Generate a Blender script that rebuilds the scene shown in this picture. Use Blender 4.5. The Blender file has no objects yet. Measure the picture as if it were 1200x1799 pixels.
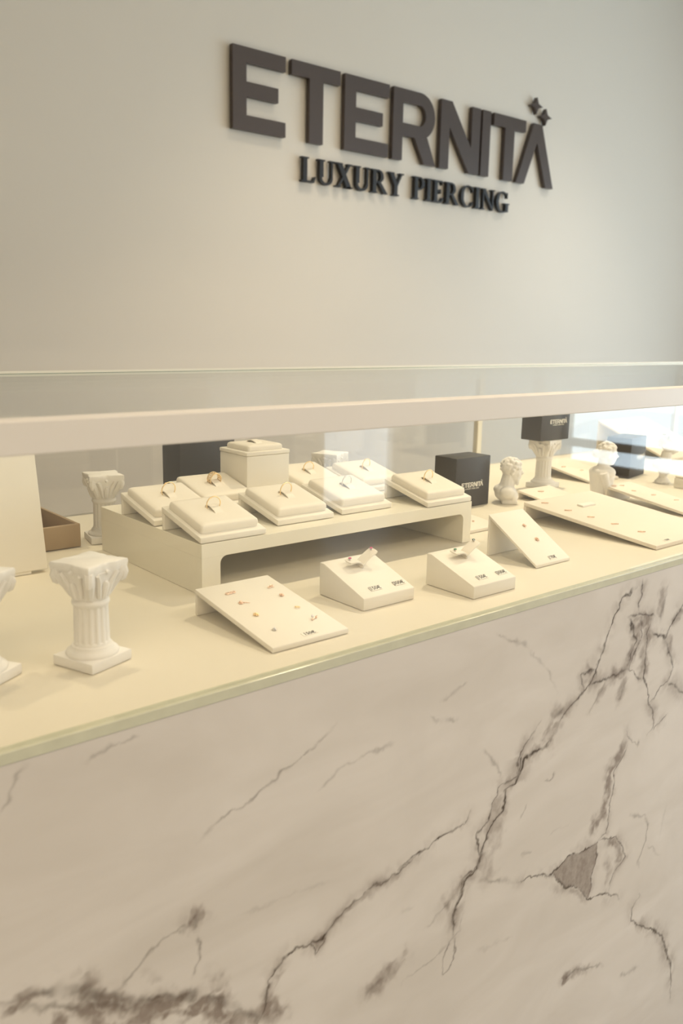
import bpy, bmesh, math, random
import numpy as np
from mathutils import Matrix, Vector

# ------------------------------------------------------------------ camera, world, lights, exposure
scene = bpy.context.scene
C = scene.collection
ZB = 0.95                                   # height of the showcase floor above the room floor
CAM_H = 0.30                                # camera above the showcase floor
yaw, pitch, roll, fpx = 0.69980, 0.20684, 0.020064, 1521.9
cam_d = bpy.data.cameras.new('camera')
cam = bpy.data.objects.new('camera', cam_d)
C.objects.link(cam)
scene.camera = cam
cam_d.sensor_fit = 'VERTICAL'
cam_d.sensor_height = 36.0
cam_d.sensor_width = 24.0
cam_d.lens = fpx / 1799.0 * 36.0
cam_d.clip_start = 0.02
fw = Vector((math.sin(yaw) * math.cos(pitch), math.cos(yaw) * math.cos(pitch), -math.sin(pitch)))
rt = Vector((math.cos(yaw), -math.sin(yaw), 0))
up = rt.cross(fw)
r2 = rt * math.cos(roll) + up * math.sin(roll)
u2 = -rt * math.sin(roll) + up * math.cos(roll)
cam.matrix_world = Matrix(((r2.x, u2.x, -fw.x, 0), (r2.y, u2.y, -fw.y, 0), (r2.z, u2.z, -fw.z, ZB + CAM_H), (0, 0, 0, 1)))
cam_d.dof.use_dof = True
cam_d.dof.focus_distance = 1.13
cam_d.dof.aperture_fstop = 7.0

world = bpy.data.worlds.new('world')
scene.world = world
world.use_nodes = True
world.node_tree.nodes['Background'].inputs[0].default_value = (0.72, 0.84, 1.0, 1)
world.node_tree.nodes['Background'].inputs[1].default_value = 1.2

def area(name, loc, target, size, energy, color, size_y=None, shape='RECTANGLE', spread=180):
    d = bpy.data.lights.new(name, 'AREA')
    d.shape = shape
    d.size = size
    if size_y: d.size_y = size_y
    d.energy = energy
    d.color = color
    d.spread = math.radians(spread)
    o = bpy.data.objects.new(name, d)
    C.objects.link(o)
    o.location = loc
    o.rotation_euler = (Vector(target) - Vector(loc)).to_track_quat('-Z', 'Y').to_euler()
    return o

WARM = (1.0, 0.80, 0.55)
CEIL = 2.75
# ceiling downlights over the counter
area('downlight', (1.70, 1.22, CEIL - 0.03), (1.4, 1.0, ZB), 0.08, 6.4, WARM, shape='DISK', spread=95)
area('downlight', (2.75, 1.25, CEIL - 0.03), (2.2, 1.0, ZB), 0.12, 5.0, WARM, shape='DISK', spread=95)
area('downlight', (0.45, 1.25, CEIL - 0.03), (0.5, 1.0, ZB), 0.12, 2.5, WARM, shape='DISK', spread=95)
# added wall wash from above, brightens the lower wall behind the counter
area('wall_wash_fill', (1.75, 1.55, CEIL - 0.03), (1.75, 1.95, 0.5), 0.40, 2.5, (1.0, 0.82, 0.60), shape='DISK', spread=70)
area('wall_wash_fill', (3.05, 1.55, CEIL - 0.03), (3.05, 1.95, 0.5), 0.40, 2.2, (1.0, 0.90, 0.76), shape='DISK', spread=70)
# added soft warm fill from ceiling height in front of the counter
area('warm_fill', (2.3, -0.8, CEIL - 0.03), (2.3, -0.8, 0), 1.8, 30, (1.0, 0.78, 0.58), size_y=1.2)
area('warm_fill', (-0.9, -1.2, CEIL - 0.03), (-0.9, -1.2, 0), 1.8, 28, (1.0, 0.75, 0.45), size_y=1.2)
# daylight through the shop front and the glazed door
area('shopfront_daylight', (4.72, -0.35, 1.26), (0.0, -0.35, 1.1), 3.6, 80, (0.74, 0.895, 1.0), size_y=1.68)
area('door_daylight', (3.87, -3.32, 1.15), (3.87, 0.0, 1.1), 0.72, 12, (0.82, 0.92, 1.0), size_y=2.1)
# strip lamp under the front rail of the showcase
area('rail_strip_light', (1.07, 0.600, ZB + 0.2115), (1.07, 0.95, ZB), 4.2, 2.4, (1.0, 0.86, 0.64), size_y=0.008)

vs = scene.view_settings
vs.view_transform = 'Standard'
vs.look = 'None'
vs.exposure = 0.0
vs.gamma = 1.0
vs.use_curve_mapping = False

# ------------------------------------------------------------------ helpers
def tag(o, label=None, cat=None, group=None, kind=None):
    if label: o['label'] = label
    if cat: o['category'] = cat
    if group: o['group'] = group
    if kind: o['kind'] = kind
    return o

def thing(name, label, cat, loc, rz=0.0, group=None):
    o = bpy.data.objects.new(name, None)
    o.empty_display_size = 0.02
    C.objects.link(o)
    o.location = loc
    o.rotation_euler = (0, 0, rz)
    return tag(o, label, cat, group)

def obj(name, bm, mat, parent=None, smooth=False, loc=None, rot=None):
    me = bpy.data.meshes.new(name)
    bmesh.ops.recalc_face_normals(bm, faces=bm.faces)
    bm.to_mesh(me)
    bm.free()
    me.materials.append(MAT[mat])
    if smooth:
        me.polygons.foreach_set('use_smooth', [True] * len(me.polygons))
        if smooth != 'full':
            me.set_sharp_from_angle(angle=math.radians(40))
    o = bpy.data.objects.new(name, me)
    C.objects.link(o)
    if parent: o.parent = parent
    if loc is not None: o.location = loc
    if rot is not None: o.rotation_euler = rot
    return o

def struct(name, bm, mat, parent=None, **k):
    o = obj(name, bm, mat, parent, **k)
    if parent is None: o['kind'] = 'structure'
    return o

def box(x0, x1, y0, y1, z0, z1, bev=0.0, seg=2, bm=None):
    own = bm is None
    b = bmesh.new()
    r = bmesh.ops.create_cube(b, size=1.0)
    for v in b.verts:
        v.co = Vector((x0 + (v.co.x + .5) * (x1 - x0), y0 + (v.co.y + .5) * (y1 - y0), z0 + (v.co.z + .5) * (z1 - z0)))
    if bev:
        bmesh.ops.bevel(b, geom=list(b.edges), offset=bev, segments=seg, affect='EDGES', profile=0.5)
    if own: return b
    merge(bm, b)
    return bm

def merge(bm, b, mtx=None):
    if mtx is not None: bmesh.ops.transform(b, matrix=mtx, verts=b.verts)
    me = bpy.data.meshes.new('tmp')
    b.to_mesh(me)
    b.free()
    bm.from_mesh(me)
    bpy.data.meshes.remove(me)

def prism_x(pts, x0, x1, bev=0.0, seg=2):
    """polygon in (y, z) extruded along x"""
    b = bmesh.new()
    vs_ = [b.verts.new((x0, y, z)) for y, z in pts]
    f = b.faces.new(vs_)
    r = bmesh.ops.extrude_face_region(b, geom=[f])
    bmesh.ops.translate(b, vec=(x1 - x0, 0, 0), verts=[e for e in r['geom'] if isinstance(e, bmesh.types.BMVert)])
    if bev:
        bmesh.ops.recalc_face_normals(b, faces=b.faces)
        bmesh.ops.bevel(b, geom=list(b.edges), offset=bev, segments=seg, affect='EDGES', profile=0.5)
    return b

STEP = [0.0, 0]
def prism_y(bm, pts, y0, y1):
    """polygon in (x, z) extruded along y into bm; strokes that cross get faintly different depths"""
    n = len(pts)
    STEP[1] = (STEP[1] + 1) % 5
    y0 -= STEP[0] * STEP[1]
    a = [bm.verts.new((x, y0, z)) for x, z in pts]
    c = [bm.verts.new((x, y1, z)) for x, z in pts]
    bm.faces.new(a)
    bm.faces.new(list(reversed(c)))
    for i in range(n):
        j = (i + 1) % n
        bm.faces.new((a[i], c[i], c[j], a[j]))

def lathe(prof, seg=32, bm=None, cap=True):
    b = bm or bmesh.new()
    rings = []
    for r, z in prof:
        rings.append([b.verts.new((r * math.cos(2 * math.pi * i / seg), r * math.sin(2 * math.pi * i / seg), z)) for i in range(seg)])
    for k in range(len(rings) - 1):
        for i in range(seg):
            j = (i + 1) % seg
            b.faces.new((rings[k][i], rings[k][j], rings[k + 1][j], rings[k + 1][i]))
    if cap:
        b.faces.new(list(reversed(rings[0])))
        b.faces.new(rings[-1])
    return b

def loft(rings, bm=None, cap=True):
    b = bm or bmesh.new()
    R = [[b.verts.new(p) for p in r] for r in rings]
    n = len(R[0])
    for k in range(len(R) - 1):
        for i in range(n):
            j = (i + 1) % n
            b.faces.new((R[k][i], R[k][j], R[k + 1][j], R[k + 1][i]))
    if cap:
        b.faces.new(list(reversed(R[0])))
        b.faces.new(R[-1])
    return b

def tube(bm, pts, r, seg=8, closed=False):
    pts = [Vector(p) for p in pts]
    n = len(pts)
    rings = []
    prev = None
    for i, p in enumerate(pts):
        if closed: t = pts[(i + 1) % n] - pts[i - 1]
        else: t = pts[min(i + 1, n - 1)] - pts[max(i - 1, 0)]
        t.normalize()
        a = prev if prev is not None else (Vector((0, 0, 1)) if abs(t.z) < .9 else Vector((1, 0, 0)))
        a = (a - t * a.dot(t)).normalized()
        prev = a
        c = t.cross(a)
        rr = r[i] if isinstance(r, (list, tuple)) else r
        rings.append([bm.verts.new(p + a * rr * math.cos(2 * math.pi * k / seg) + c * rr * math.sin(2 * math.pi * k / seg)) for k in range(seg)])
    m = n if closed else n - 1
    for i in range(m):
        A, B = rings[i], rings[(i + 1) % n]
        for k in range(seg):
            l = (k + 1) % seg
            bm.faces.new((A[k], A[l], B[l], B[k]))
    if not closed:
        bm.faces.new(list(reversed(rings[0])))
        bm.faces.new(rings[-1])
    return bm

def torus(bm, R, r, seg=40, sub=8, mtx=None, zs=1.0):
    b = bmesh.new()
    tube(b, [(R * math.cos(2 * math.pi * i / seg), R * math.sin(2 * math.pi * i / seg), 0) for i in range(seg)], r, sub, closed=True)
    merge(bm, b, mtx)
    return bm

def ball(bm, c, r, sub=2, scale=(1, 1, 1), rot=None):
    b = bmesh.new()
    bmesh.ops.create_icosphere(b, subdivisions=sub, radius=r)
    m = Matrix.Translation(c) @ (rot or Matrix.Identity(4)) @ Matrix.Diagonal((*scale, 1))
    merge(bm, b, m)
    return bm

def rrect(w, d, r, z, n=5):
    """rounded rectangle ring"""
    out = []
    for cx, cy, a0 in ((w / 2 - r, d / 2 - r, 0), (-w / 2 + r, d / 2 - r, 90), (-w / 2 + r, -d / 2 + r, 180), (w / 2 - r, -d / 2 + r, 270)):
        for i in range(n + 1):
            a = math.radians(a0 + 90 * i / n)
            out.append(Vector((cx + r * math.cos(a), cy + r * math.sin(a), z)))
    return out

# ------------------------------------------------------------------ materials
MAT = {}
def mat(name, color, rough=0.5, metal=0.0, spec=0.5, noise=None, bump=None, coat=0.0, trans=0.0, ior=1.45, emit=None):
    m = bpy.data.materials.new(name)
    m.use_nodes = True
    nt = m.node_tree
    b = nt.nodes['Principled BSDF']
    b.inputs['Base Color'].default_value = (*color, 1)
    b.inputs['Roughness'].default_value = rough
    b.inputs['Metallic'].default_value = metal
    b.inputs['Specular IOR Level'].default_value = spec
    b.inputs['Coat Weight'].default_value = coat
    b.inputs['Transmission Weight'].default_value = trans
    b.inputs['IOR'].default_value = ior
    if emit:
        b.inputs['Emission Color'].default_value = (*emit[0], 1)
        b.inputs['Emission Strength'].default_value = emit[1]
    tc = nt.nodes.new('ShaderNodeTexCoord')
    if noise:                                # (scale, amount): gentle tone variation of the material itself
        n = nt.nodes.new('ShaderNodeTexNoise')
        n.inputs['Scale'].default_value = noise[0]
        n.inputs['Detail'].default_value = 5
        nt.links.new(tc.outputs['Object'], n.inputs['Vector'])
        mx = nt.nodes.new('ShaderNodeMix')
        mx.data_type = 'RGBA'
        k = noise[1]
        mx.inputs[6].default_value = (*[c * (1 - k) for c in color], 1)
        mx.inputs[7].default_value = (*[min(1, c * (1 + k)) for c in color], 1)
        nt.links.new(n.outputs['Fac'], mx.inputs[0])
        nt.links.new(mx.outputs[2], b.inputs['Base Color'])
    if bump:                                 # (scale, strength, distance)
        n = nt.nodes.new('ShaderNodeTexNoise')
        n.inputs['Scale'].default_value = bump[0]
        n.inputs['Detail'].default_value = 3
        nt.links.new(tc.outputs['Object'], n.inputs['Vector'])
        bp = nt.nodes.new('ShaderNodeBump')
        bp.inputs['Strength'].default_value = bump[1]
        bp.inputs['Distance'].default_value = bump[2]
        nt.links.new(n.outputs['Fac'], bp.inputs['Height'])
        nt.links.new(bp.outputs[0], b.inputs['Normal'])
    MAT[name] = m
    return m

mat('wall_paint', (0.745, 0.71, 0.64), 0.65, spec=0.25, noise=(1.5, 0.02), bump=(220, 0.08, 0.0006))
mat('white_paint', (0.80, 0.79, 0.77), 0.6, noise=(2, 0.02))
mat('floor_tile', (0.45, 0.42, 0.38), 0.35, noise=(3, 0.08))
mat('case_floor', (0.77, 0.72, 0.61), 0.55, spec=0.3, noise=(8, 0.015))
mat('rail_white', (0.90, 0.865, 0.81), 0.35, noise=(10, 0.01))
mat('leather', (0.87, 0.83, 0.75), 0.55, spec=0.3, noise=(60, 0.02), bump=(900, 0.15, 0.0003))
mat('cushion_leather', (0.87, 0.82, 0.73), 0.5, spec=0.35, noise=(40, 0.015), bump=(900, 0.12, 0.0003))
mat('riser_lacquer', (0.89, 0.85, 0.74), 0.30, noise=(20, 0.01))
mat('plaster', (0.84, 0.82, 0.79), 0.8, spec=0.2, noise=(120, 0.04), bump=(500, 0.25, 0.0005))
mat('board_wood', (0.84, 0.78, 0.69), 0.6, spec=0.25, noise=(30, 0.02))
mat('black_card', (0.055, 0.050, 0.047), 0.5, noise=(30, 0.1))
mat('print_white', (0.86, 0.83, 0.76), 0.6)
mat('tan_leather', (0.43, 0.315, 0.195), 0.55, noise=(60, 0.06), bump=(600, 0.2, 0.0004))
mat('sign_brown', (0.070, 0.053, 0.046), 0.40, noise=(20, 0.05))
mat('sign_black', (0.012, 0.011, 0.011), 0.4, noise=(20, 0.05))
mat('gold', (1.0, 0.78, 0.47), 0.32, metal=1.0)
mat('rose_gold', (0.95, 0.70, 0.55), 0.36, metal=1.0)
mat('silver', (0.75, 0.71, 0.66), 0.3, metal=1.0)
mat('pink_gem', (0.75, 0.08, 0.25), 0.08, spec=0.8, coat=0.6)
mat('green_gem', (0.03, 0.28, 0.12), 0.08, spec=0.8, coat=0.6)
mat('dark_gem', (0.02, 0.07, 0.06), 0.08, spec=0.8, coat=0.6)
mat('crystal', (0.85, 0.85, 0.9), 0.05, spec=1.0, coat=1.0)
mat('label_paper', (0.88, 0.85, 0.78), 0.6)
mat('ink', (0.03, 0.03, 0.03), 0.6)
mat('pane_edge_light', (0.86, 0.85, 0.78), 0.3)
mat('glass_edge', (0.70, 0.71, 0.56), 0.18, spec=0.6, noise=(60, 0.10))
mat('glass_edge_dark', (0.20, 0.27, 0.22), 0.15, spec=0.7)
mat('counter_body', (0.55, 0.52, 0.48), 0.6, noise=(5, 0.03))
mat('post_white', (0.88, 0.84, 0.72), 0.4, noise=(20, 0.01))
mat('frame_grey', (0.12, 0.12, 0.125), 0.4, noise=(20, 0.03))
mat('pavement', (0.5, 0.5, 0.5), 0.8, noise=(5, 0.1))

def glass_mat(name, tint, refl=1.0):
    m = bpy.data.materials.new(name)
    m.use_nodes = True
    nt = m.node_tree
    nt.nodes.clear()
    out = nt.nodes.new('ShaderNodeOutputMaterial')
    tr = nt.nodes.new('ShaderNodeBsdfTransparent')
    tr.inputs[0].default_value = (*tint, 1)
    gl = nt.nodes.new('ShaderNodeBsdfGlossy')
    gl.inputs['Roughness'].default_value = 0.0
    gl.inputs['Color'].default_value = (refl, refl, refl, 1)
    geo = nt.nodes.new('ShaderNodeNewGeometry')
    dot = nt.nodes.new('ShaderNodeVectorMath')
    dot.operation = 'DOT_PRODUCT'
    nt.links.new(geo.outputs['Normal'], dot.inputs[0])
    nt.links.new(geo.outputs['Incoming'], dot.inputs[1])
    def mth(op, a, b=None):
        n = nt.nodes.new('ShaderNodeMath')
        n.operation = op
        for i, q in enumerate((a, b)):
            if q is None: continue
            if isinstance(q, (int, float)): n.inputs[i].default_value = q
            else: nt.links.new(q, n.inputs[i])
        return n.outputs[0]
    c = mth('ABSOLUTE', dot.outputs['Value'])
    k = mth('POWER', mth('SUBTRACT', 1.0, c), 5.0)
    fr = mth('ADD', mth('MULTIPLY', k, 0.96), 0.04)
    mx = nt.nodes.new('ShaderNodeMixShader')
    nt.links.new(fr, mx.inputs[0])
    nt.links.new(tr.outputs[0], mx.inputs[1])
    nt.links.new(gl.outputs[0], mx.inputs[2])
    nt.links.new(mx.outputs[0], out.inputs[0])
    MAT[name] = m
glass_mat('clear_glass', (0.985, 0.99, 0.985))
glass_mat('top_glass', (0.95, 0.965, 0.945))
glass_mat('smoked_glass', (0.965, 0.97, 0.97))

# ------------------------------------------------------------------ the room
X0, X1, Y0, Y1 = -3.2, 4.6, -3.2, 2.3
struct('floor', box(X0 - .15, X1 + .15, Y0 - .15, Y1 + .15, -0.1, 0.0), 'floor_tile')
struct('ceiling', box(X0 - .15, X1 + .15, Y0 - .15, Y1 + .15, CEIL, CEIL + 0.1), 'white_paint')
struct('wall_back', box(X0, X1, Y1, Y1 + .12, 0, CEIL), 'wall_paint')
struct('wall_left', box(X0 - .12, X0, Y0, Y1, 0, CEIL), 'wall_paint')
def wall_with_hole_y(bm, y0, y1, x0, x1, ox0, ox1, oz0, oz1):
    box(x0, ox0, y0, y1, 0, CEIL, bm=bm); box(ox1, x1, y0, y1, 0, CEIL, bm=bm)
    box(ox0, ox1, y0, y1, oz1, CEIL, bm=bm)
    if oz0 > 0: box(ox0, ox1, y0, y1, 0, oz0, bm=bm)
    return bm
def wall_with_hole_x(bm, x0, x1, y0, y1, oy0, oy1, oz0, oz1):
    box(x0, x1, y0, oy0, 0, CEIL, bm=bm); box(x0, x1, oy1, y1, 0, CEIL, bm=bm)
    box(x0, x1, oy0, oy1, oz1, CEIL, bm=bm)
    if oz0 > 0: box(x0, x1, oy0, oy1, 0, oz0, bm=bm)
    return bm
DO0, DO1 = 3.50, 4.24          # glazed door opening behind the camera
WO0, WO1 = -2.15, 1.45         # shop front opening to the right
struct('wall_front', wall_with_hole_y(bmesh.new(), Y0 - .12, Y0, X0, X1, DO0, DO1, 0, 2.2), 'wall_paint')
struct('wall_right', wall_with_hole_x(bmesh.new(), X1, X1 + .12, Y0, Y1, WO0, WO1, 0.42, 2.1), 'wall_paint')
w = struct('window_1', box(X1 + .055, X1 + .061, WO0, WO1, 0.42, 2.1), 'clear_glass')
bm = bmesh.new()
for y in (WO0, (WO0 * 2 + WO1) / 3, (WO0 + 2 * WO1) / 3, WO1 - .05): box(X1 + .03, X1 + .09, y, y + .05, 0.42, 2.1, bm=bm)
for z in (0.42, 0.56, 2.05): box(X1 + .035, X1 + .085, WO0, WO1, z, z + .05, bm=bm)  # low middle bar added to streak the reflection in the showcase glass
obj('window_frame', bm, 'frame_grey', w)
w = struct('door_1', box(DO0 + .05, DO1 - .05, Y0 - .065, Y0 - .057, 0.05, 2.15), 'clear_glass')
bm = bmesh.new()
for x in (DO0, DO1 - .06): box(x, x + .06, Y0 - .09, Y0 - .03, 0.0, 2.2, bm=bm)
for z in (0.0, 2.13): box(DO0 + .06, DO1 - .06, Y0 - .09, Y0 - .03, z, z + .07, bm=bm)
obj('door_frame', bm, 'white_paint', w)
bm = bmesh.new(); tube(bm, [(DO0 + .12, Y0 - .02, .9), (DO0 + .12, Y0 - .02, 1.3)], .012); obj('door_handle', bm, 'silver', w)

# ------------------------------------------------------------------ wall sign
def ring_arc(bm, cx, cz, ro, ri, a0, a1, y0, y1, n=20):
    """arc band; ro / ri = (rx, rz) outer and inner"""
    for i in range(n):
        t0 = math.radians(a0 + (a1 - a0) * i / n); t1 = math.radians(a0 + (a1 - a0) * (i + 1) / n)
        q = [(cx + ro[0] * math.cos(t0), cz + ro[1] * math.sin(t0)), (cx + ro[0] * math.cos(t1), cz + ro[1] * math.sin(t1)),
             (cx + ri[0] * math.cos(t1), cz + ri[1] * math.sin(t1)), (cx + ri[0] * math.cos(t0), cz + ri[1] * math.sin(t0))]
        prism_y(bm, q, y0, y1)

def rects(bm, L, y0, y1):
    for a, b, c, d in L: prism_y(bm, [(a, c), (b, c), (b, d), (a, d)], y0, y1)

def sans(ch, w, y0, y1, s=1.0):
    """block capital, cap height 1, width w (both scaled by s)"""
    bm = bmesh.new()
    t = 0.21
    if ch == 'E':
        prism_y(bm, [(0, 0), (w, 0), (w, .185), (t, .185), (t, .41), (w - .12, .41), (w - .12, .59), (t, .59), (t, .815), (w, .815), (w, 1), (0, 1)], y0, y1)
    elif ch == 'T':
        c = w / 2
        prism_y(bm, [(c - .12, 0), (c + .12, 0), (c + .12, .815), (w, .815), (w, 1), (0, 1), (0, .815), (c - .12, .815)], y0, y1)
    elif ch == 'I':
        prism_y(bm, [(0, 0), (w, 0), (w, 1), (0, 1)], y0, y1)
    elif ch == 'N':
        prism_y(bm, [(0, 0), (.2, 0), (.2, .62), (w - .24, 0), (w, 0), (w, 1), (w - .2, 1), (w - .2, .38), (.24, 1), (0, 1)], y0, y1)
    elif ch == 'R':
        r = .325
        rects(bm, [(0, .2, 0, 1), (.2, w - r - .04, .82, 1), (.2, w - r - .04, .35, .53)], y0, y1)
        ring_arc(bm, w - r - .04, .675, (r, r), (r - .2, r - .18), -90, 90, y0, y1)
        prism_y(bm, [(w - .25, 0), (w, 0), (w - .20, .393), (w - .25, .368), (w - .30, .3545), (w - .365, .35), (w - .47, .35)], y0, y1)
    elif ch == 'A':
        c = w * .5
        prism_y(bm, [(0, 0), (.215, 0), (c, .70), (w - .215, 0), (w, 0), (c + .11, 1), (c - .11, 1)], y0, y1)
    elif ch == 'D':                          # four-pointed spark: a tilted square
        prism_y(bm, [(w / 2, 0), (w * .64, .36), (w, .5), (w * .64, .64), (w / 2, 1), (w * .36, .64), (0, .5), (w * .36, .36)], y0, y1)
    for v in bm.verts: v.co.x *= s; v.co.z *= s
    return bm

SANS_LAYOUT = [  # letter, x start, width, in units of the cap height (0.224 m on the wall)
    ('E', .02, .835), ('T', .955, .845), ('E', 1.885, .85), ('R', 2.82, .92), ('N', 3.83, .91), ('I', 4.79, .20), ('T', 5.07, .82), ('A', 5.70, 1.02)]
SPARKS = [(5.98, 1.145, .33, .27), (6.24, 1.005, .33, .27)]

def serif(ch, y0, y1):
    bm = bmesh.new()
    STEP[0] = .02
    T, t, s = .17, .075, .055
    def foot(xc0, xc1, z, up=True): rects(bm, [(xc0 - .075, xc1 + .075, z if up else z - s, z + s if up else z)], y0, y1)
    if ch == 'L':
        rects(bm, [(.08, .08 + T, 0, 1)], y0, y1); foot(.08, .08 + T, 1, False)
        prism_y(bm, [(.0, 0), (.56, 0), (.64, .25), (.58, .25), (.5, .07), (.0, .07)], y0, y1); W = .66
    elif ch == 'U':
        rects(bm, [(.08, .08 + T, .3, 1), (.62, .62 + t, .3, 1)], y0, y1); foot(.08, .08 + T, 1, False); foot(.62, .62 + t, 1, False)
        ring_arc(bm, .3875, .3, (.3075, .32), (.2, .23), 180, 360, y0, y1); W = .78
    elif ch == 'X':
        prism_y(bm, [(.04, 1), (.26, 1), (.74, 0), (.52, 0)], y0, y1); prism_y(bm, [(.60, 1), (.70, 1), (.16, 0), (.06, 0)], y0, y1)
        foot(.06, .24, 1, False); foot(.6, .7, 1, False); foot(.06, .16, 0); foot(.54, .72, 0); W = .8
    elif ch in 'RP':
        rects(bm, [(.08, .08 + T, 0, 1), (.25, .38, .935, 1), (.25, .38, .43, .50)], y0, y1); foot(.08, .08 + T, 0)
        rects(bm, [(.0, .1, .945, 1)], y0, y1)
        ring_arc(bm, .36, .715, (.27, .285), (.12, .22), -90, 90, y0, y1, 14); W = .64
        if ch == 'R':
            prism_y(bm, [(.34, .46), (.50, .46), (.80, .06), (.86, 0), (.66, 0)], y0, y1); W = .84
    elif ch == 'Y':
        prism_y(bm, [(.02, 1), (.23, 1), (.45, .5), (.45, .42), (.30, .42)], y0, y1); prism_y(bm, [(.62, 1), (.71, 1), (.45, .42), (.36, .42)], y0, y1)
        rects(bm, [(.29, .29 + T, 0, .47)], y0, y1); foot(.05, .2, 1, False); foot(.62, .7, 1, False); foot(.29, .29 + T, 0); W = .74
    elif ch == 'I':
        rects(bm, [(.08, .08 + T, 0, 1)], y0, y1); foot(.08, .25, 0); foot(.08, .25, 1, False); W = .34
    elif ch == 'E':
        rects(bm, [(.08, .08 + T, 0, 1), (.0, .52, .935, 1), (.0, .5, 0, .065), (.25, .44, .48, .54)], y0, y1)
        prism_y(bm, [(.52, 1), (.52, .80), (.46, .95)], y0, y1); prism_y(bm, [(.5, 0), (.6, .24), (.54, .24), (.44, .05)], y0, y1); rects(bm, [(.41, .45, .41, .61)], y0, y1); W = .62
    elif ch in 'CG':
        n = 22
        for i in range(n):
            a0, a1 = 48 + 264 * i / n, 48 + 264 * (i + 1) / n
            def P(a, inner):
                q = math.radians(a); th = .05 + .12 * max(0, -math.cos(q)) ** 1.2
                rx, rz = (.42 - th, .52 - .6 * (th - .05) - .06) if inner else (.42, .52)
                return (.46 + rx * math.cos(q), .5 + rz * math.sin(q))
            prism_y(bm, [P(a0, 0), P(a1, 0), P(a1, 1), P(a0, 1)], y0, y1)
        prism_y(bm, [(.72, .98), (.77, .98), (.77, .70), (.72, .78)], y0, y1); W = .82
        if ch == 'G':
            rects(bm, [(.66, .66 + T, .04, .42), (.58, .9, .40, .46)], y0, y1); W = .92
        else:
            prism_y(bm, [(.70, .10), (.80, .26), (.75, .27), (.68, .16)], y0, y1)
    elif ch == 'N':
        rects(bm, [(.1, .1 + t, 0, 1), (.70, .70 + t, 0, 1)], y0, y1); prism_y(bm, [(.04, 1), (.26, 1), (.775, 0), (.70, 0)], y0, y1)
        foot(.1, .175, 0); foot(.70, .775, 1, False); W = .86
    STEP[0] = 0.0
    return bm, W

sg = thing('wall_sign', 'large dark brown raised block letters ETERNITÀ on the beige wall', 'sign', (1.472, Y1, ZB + 0.870))
CAP = 0.226
for i, (ch, x, wd) in enumerate(SANS_LAYOUT):
    o = obj('letter', sans(ch, wd, -.022, -.006, CAP), 'sign_brown', sg, loc=(x * CAP, 0, 0))
for x, z, wd, h in SPARKS:
    b = sans('D', wd / h, -.022, -.006, h * CAP); obj('spark', b, 'sign_brown', sg, loc=(x * CAP, 0, z * CAP))
sg2 = thing('wall_sign', 'smaller black raised serif letters LUXURY PIERCING under the big wall letters', 'sign', (1.730, Y1, ZB + 0.753))
x = 0.0
words = 'LUXURY PIERCING'
glyphs = {c: serif(c, 0, 1)[1] for c in set(words) if c != ' '}
tot = sum(glyphs.get(c, .42) + .07 for c in words) - .07
kx = 1.003 / tot
for c in words:
    if c != ' ':
        b, W = serif(c, 0, 1)
        for v in b.verts: v.co = Vector((v.co.x * kx, -.020 + v.co.y * .014, v.co.z * .074))
        obj('letter', b, 'sign_black', sg2, loc=(x, 0, 0))
    x += (glyphs.get(c, .42) + .07) * kx

def box_print(parent, s, y):
    """ETERNITÀ / LUXURY PIERCING printed on a black box front; s = cap height, local origin left bottom"""
    bm = bmesh.new()
    for ch, x, wd in SANS_LAYOUT: merge(bm, sans(ch, wd, y - .0003, y, s), Matrix.Translation((x * s, 0, 0)))
    for x, z, wd, h in SPARKS: merge(bm, sans('D', wd / h, y - .0003, y, h * s), Matrix.Translation((x * s, 0, z * s)))
    x = 1.1
    for c in words:
        if c != ' ':
            b, W = serif(c, 0, 1)
            for v in b.verts: v.co = Vector((v.co.x * kx / CAP * s, y - .0003 + v.co.y * .0003, (v.co.z * .30 - .48) * s))
            merge(bm, b, Matrix.Translation((x * s, 0, 0)))
        x += (glyphs.get(c, .42) + .07) * kx / CAP
    return bm

# ------------------------------------------------------------------ the counter with its glass showcase
FY, BY = 0.588, 1.324            # front and back planes
CX0, CX1 = -1.1, 3.24
RT, RB = 0.236, 0.2125           # rail top and bottom above the showcase floor
ct = thing('display_counter', 'long shop counter with veined marble front and glass showcase on top', 'counter', (0, 0, 0))
obj('counter_body', box(CX0 + .01, CX1 - .01, FY + .02, BY, 0.0, ZB - .012), 'counter_body', ct)
obj('case_floor', box(CX0, CX1, FY + .010, BY, ZB - .012, ZB, 0), 'case_floor', ct)
obj('glass_ledge', box(CX0, CX1, FY - .001, FY + .010, ZB - .0095, ZB + .0002, .0008), 'glass_edge', ct)
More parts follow.
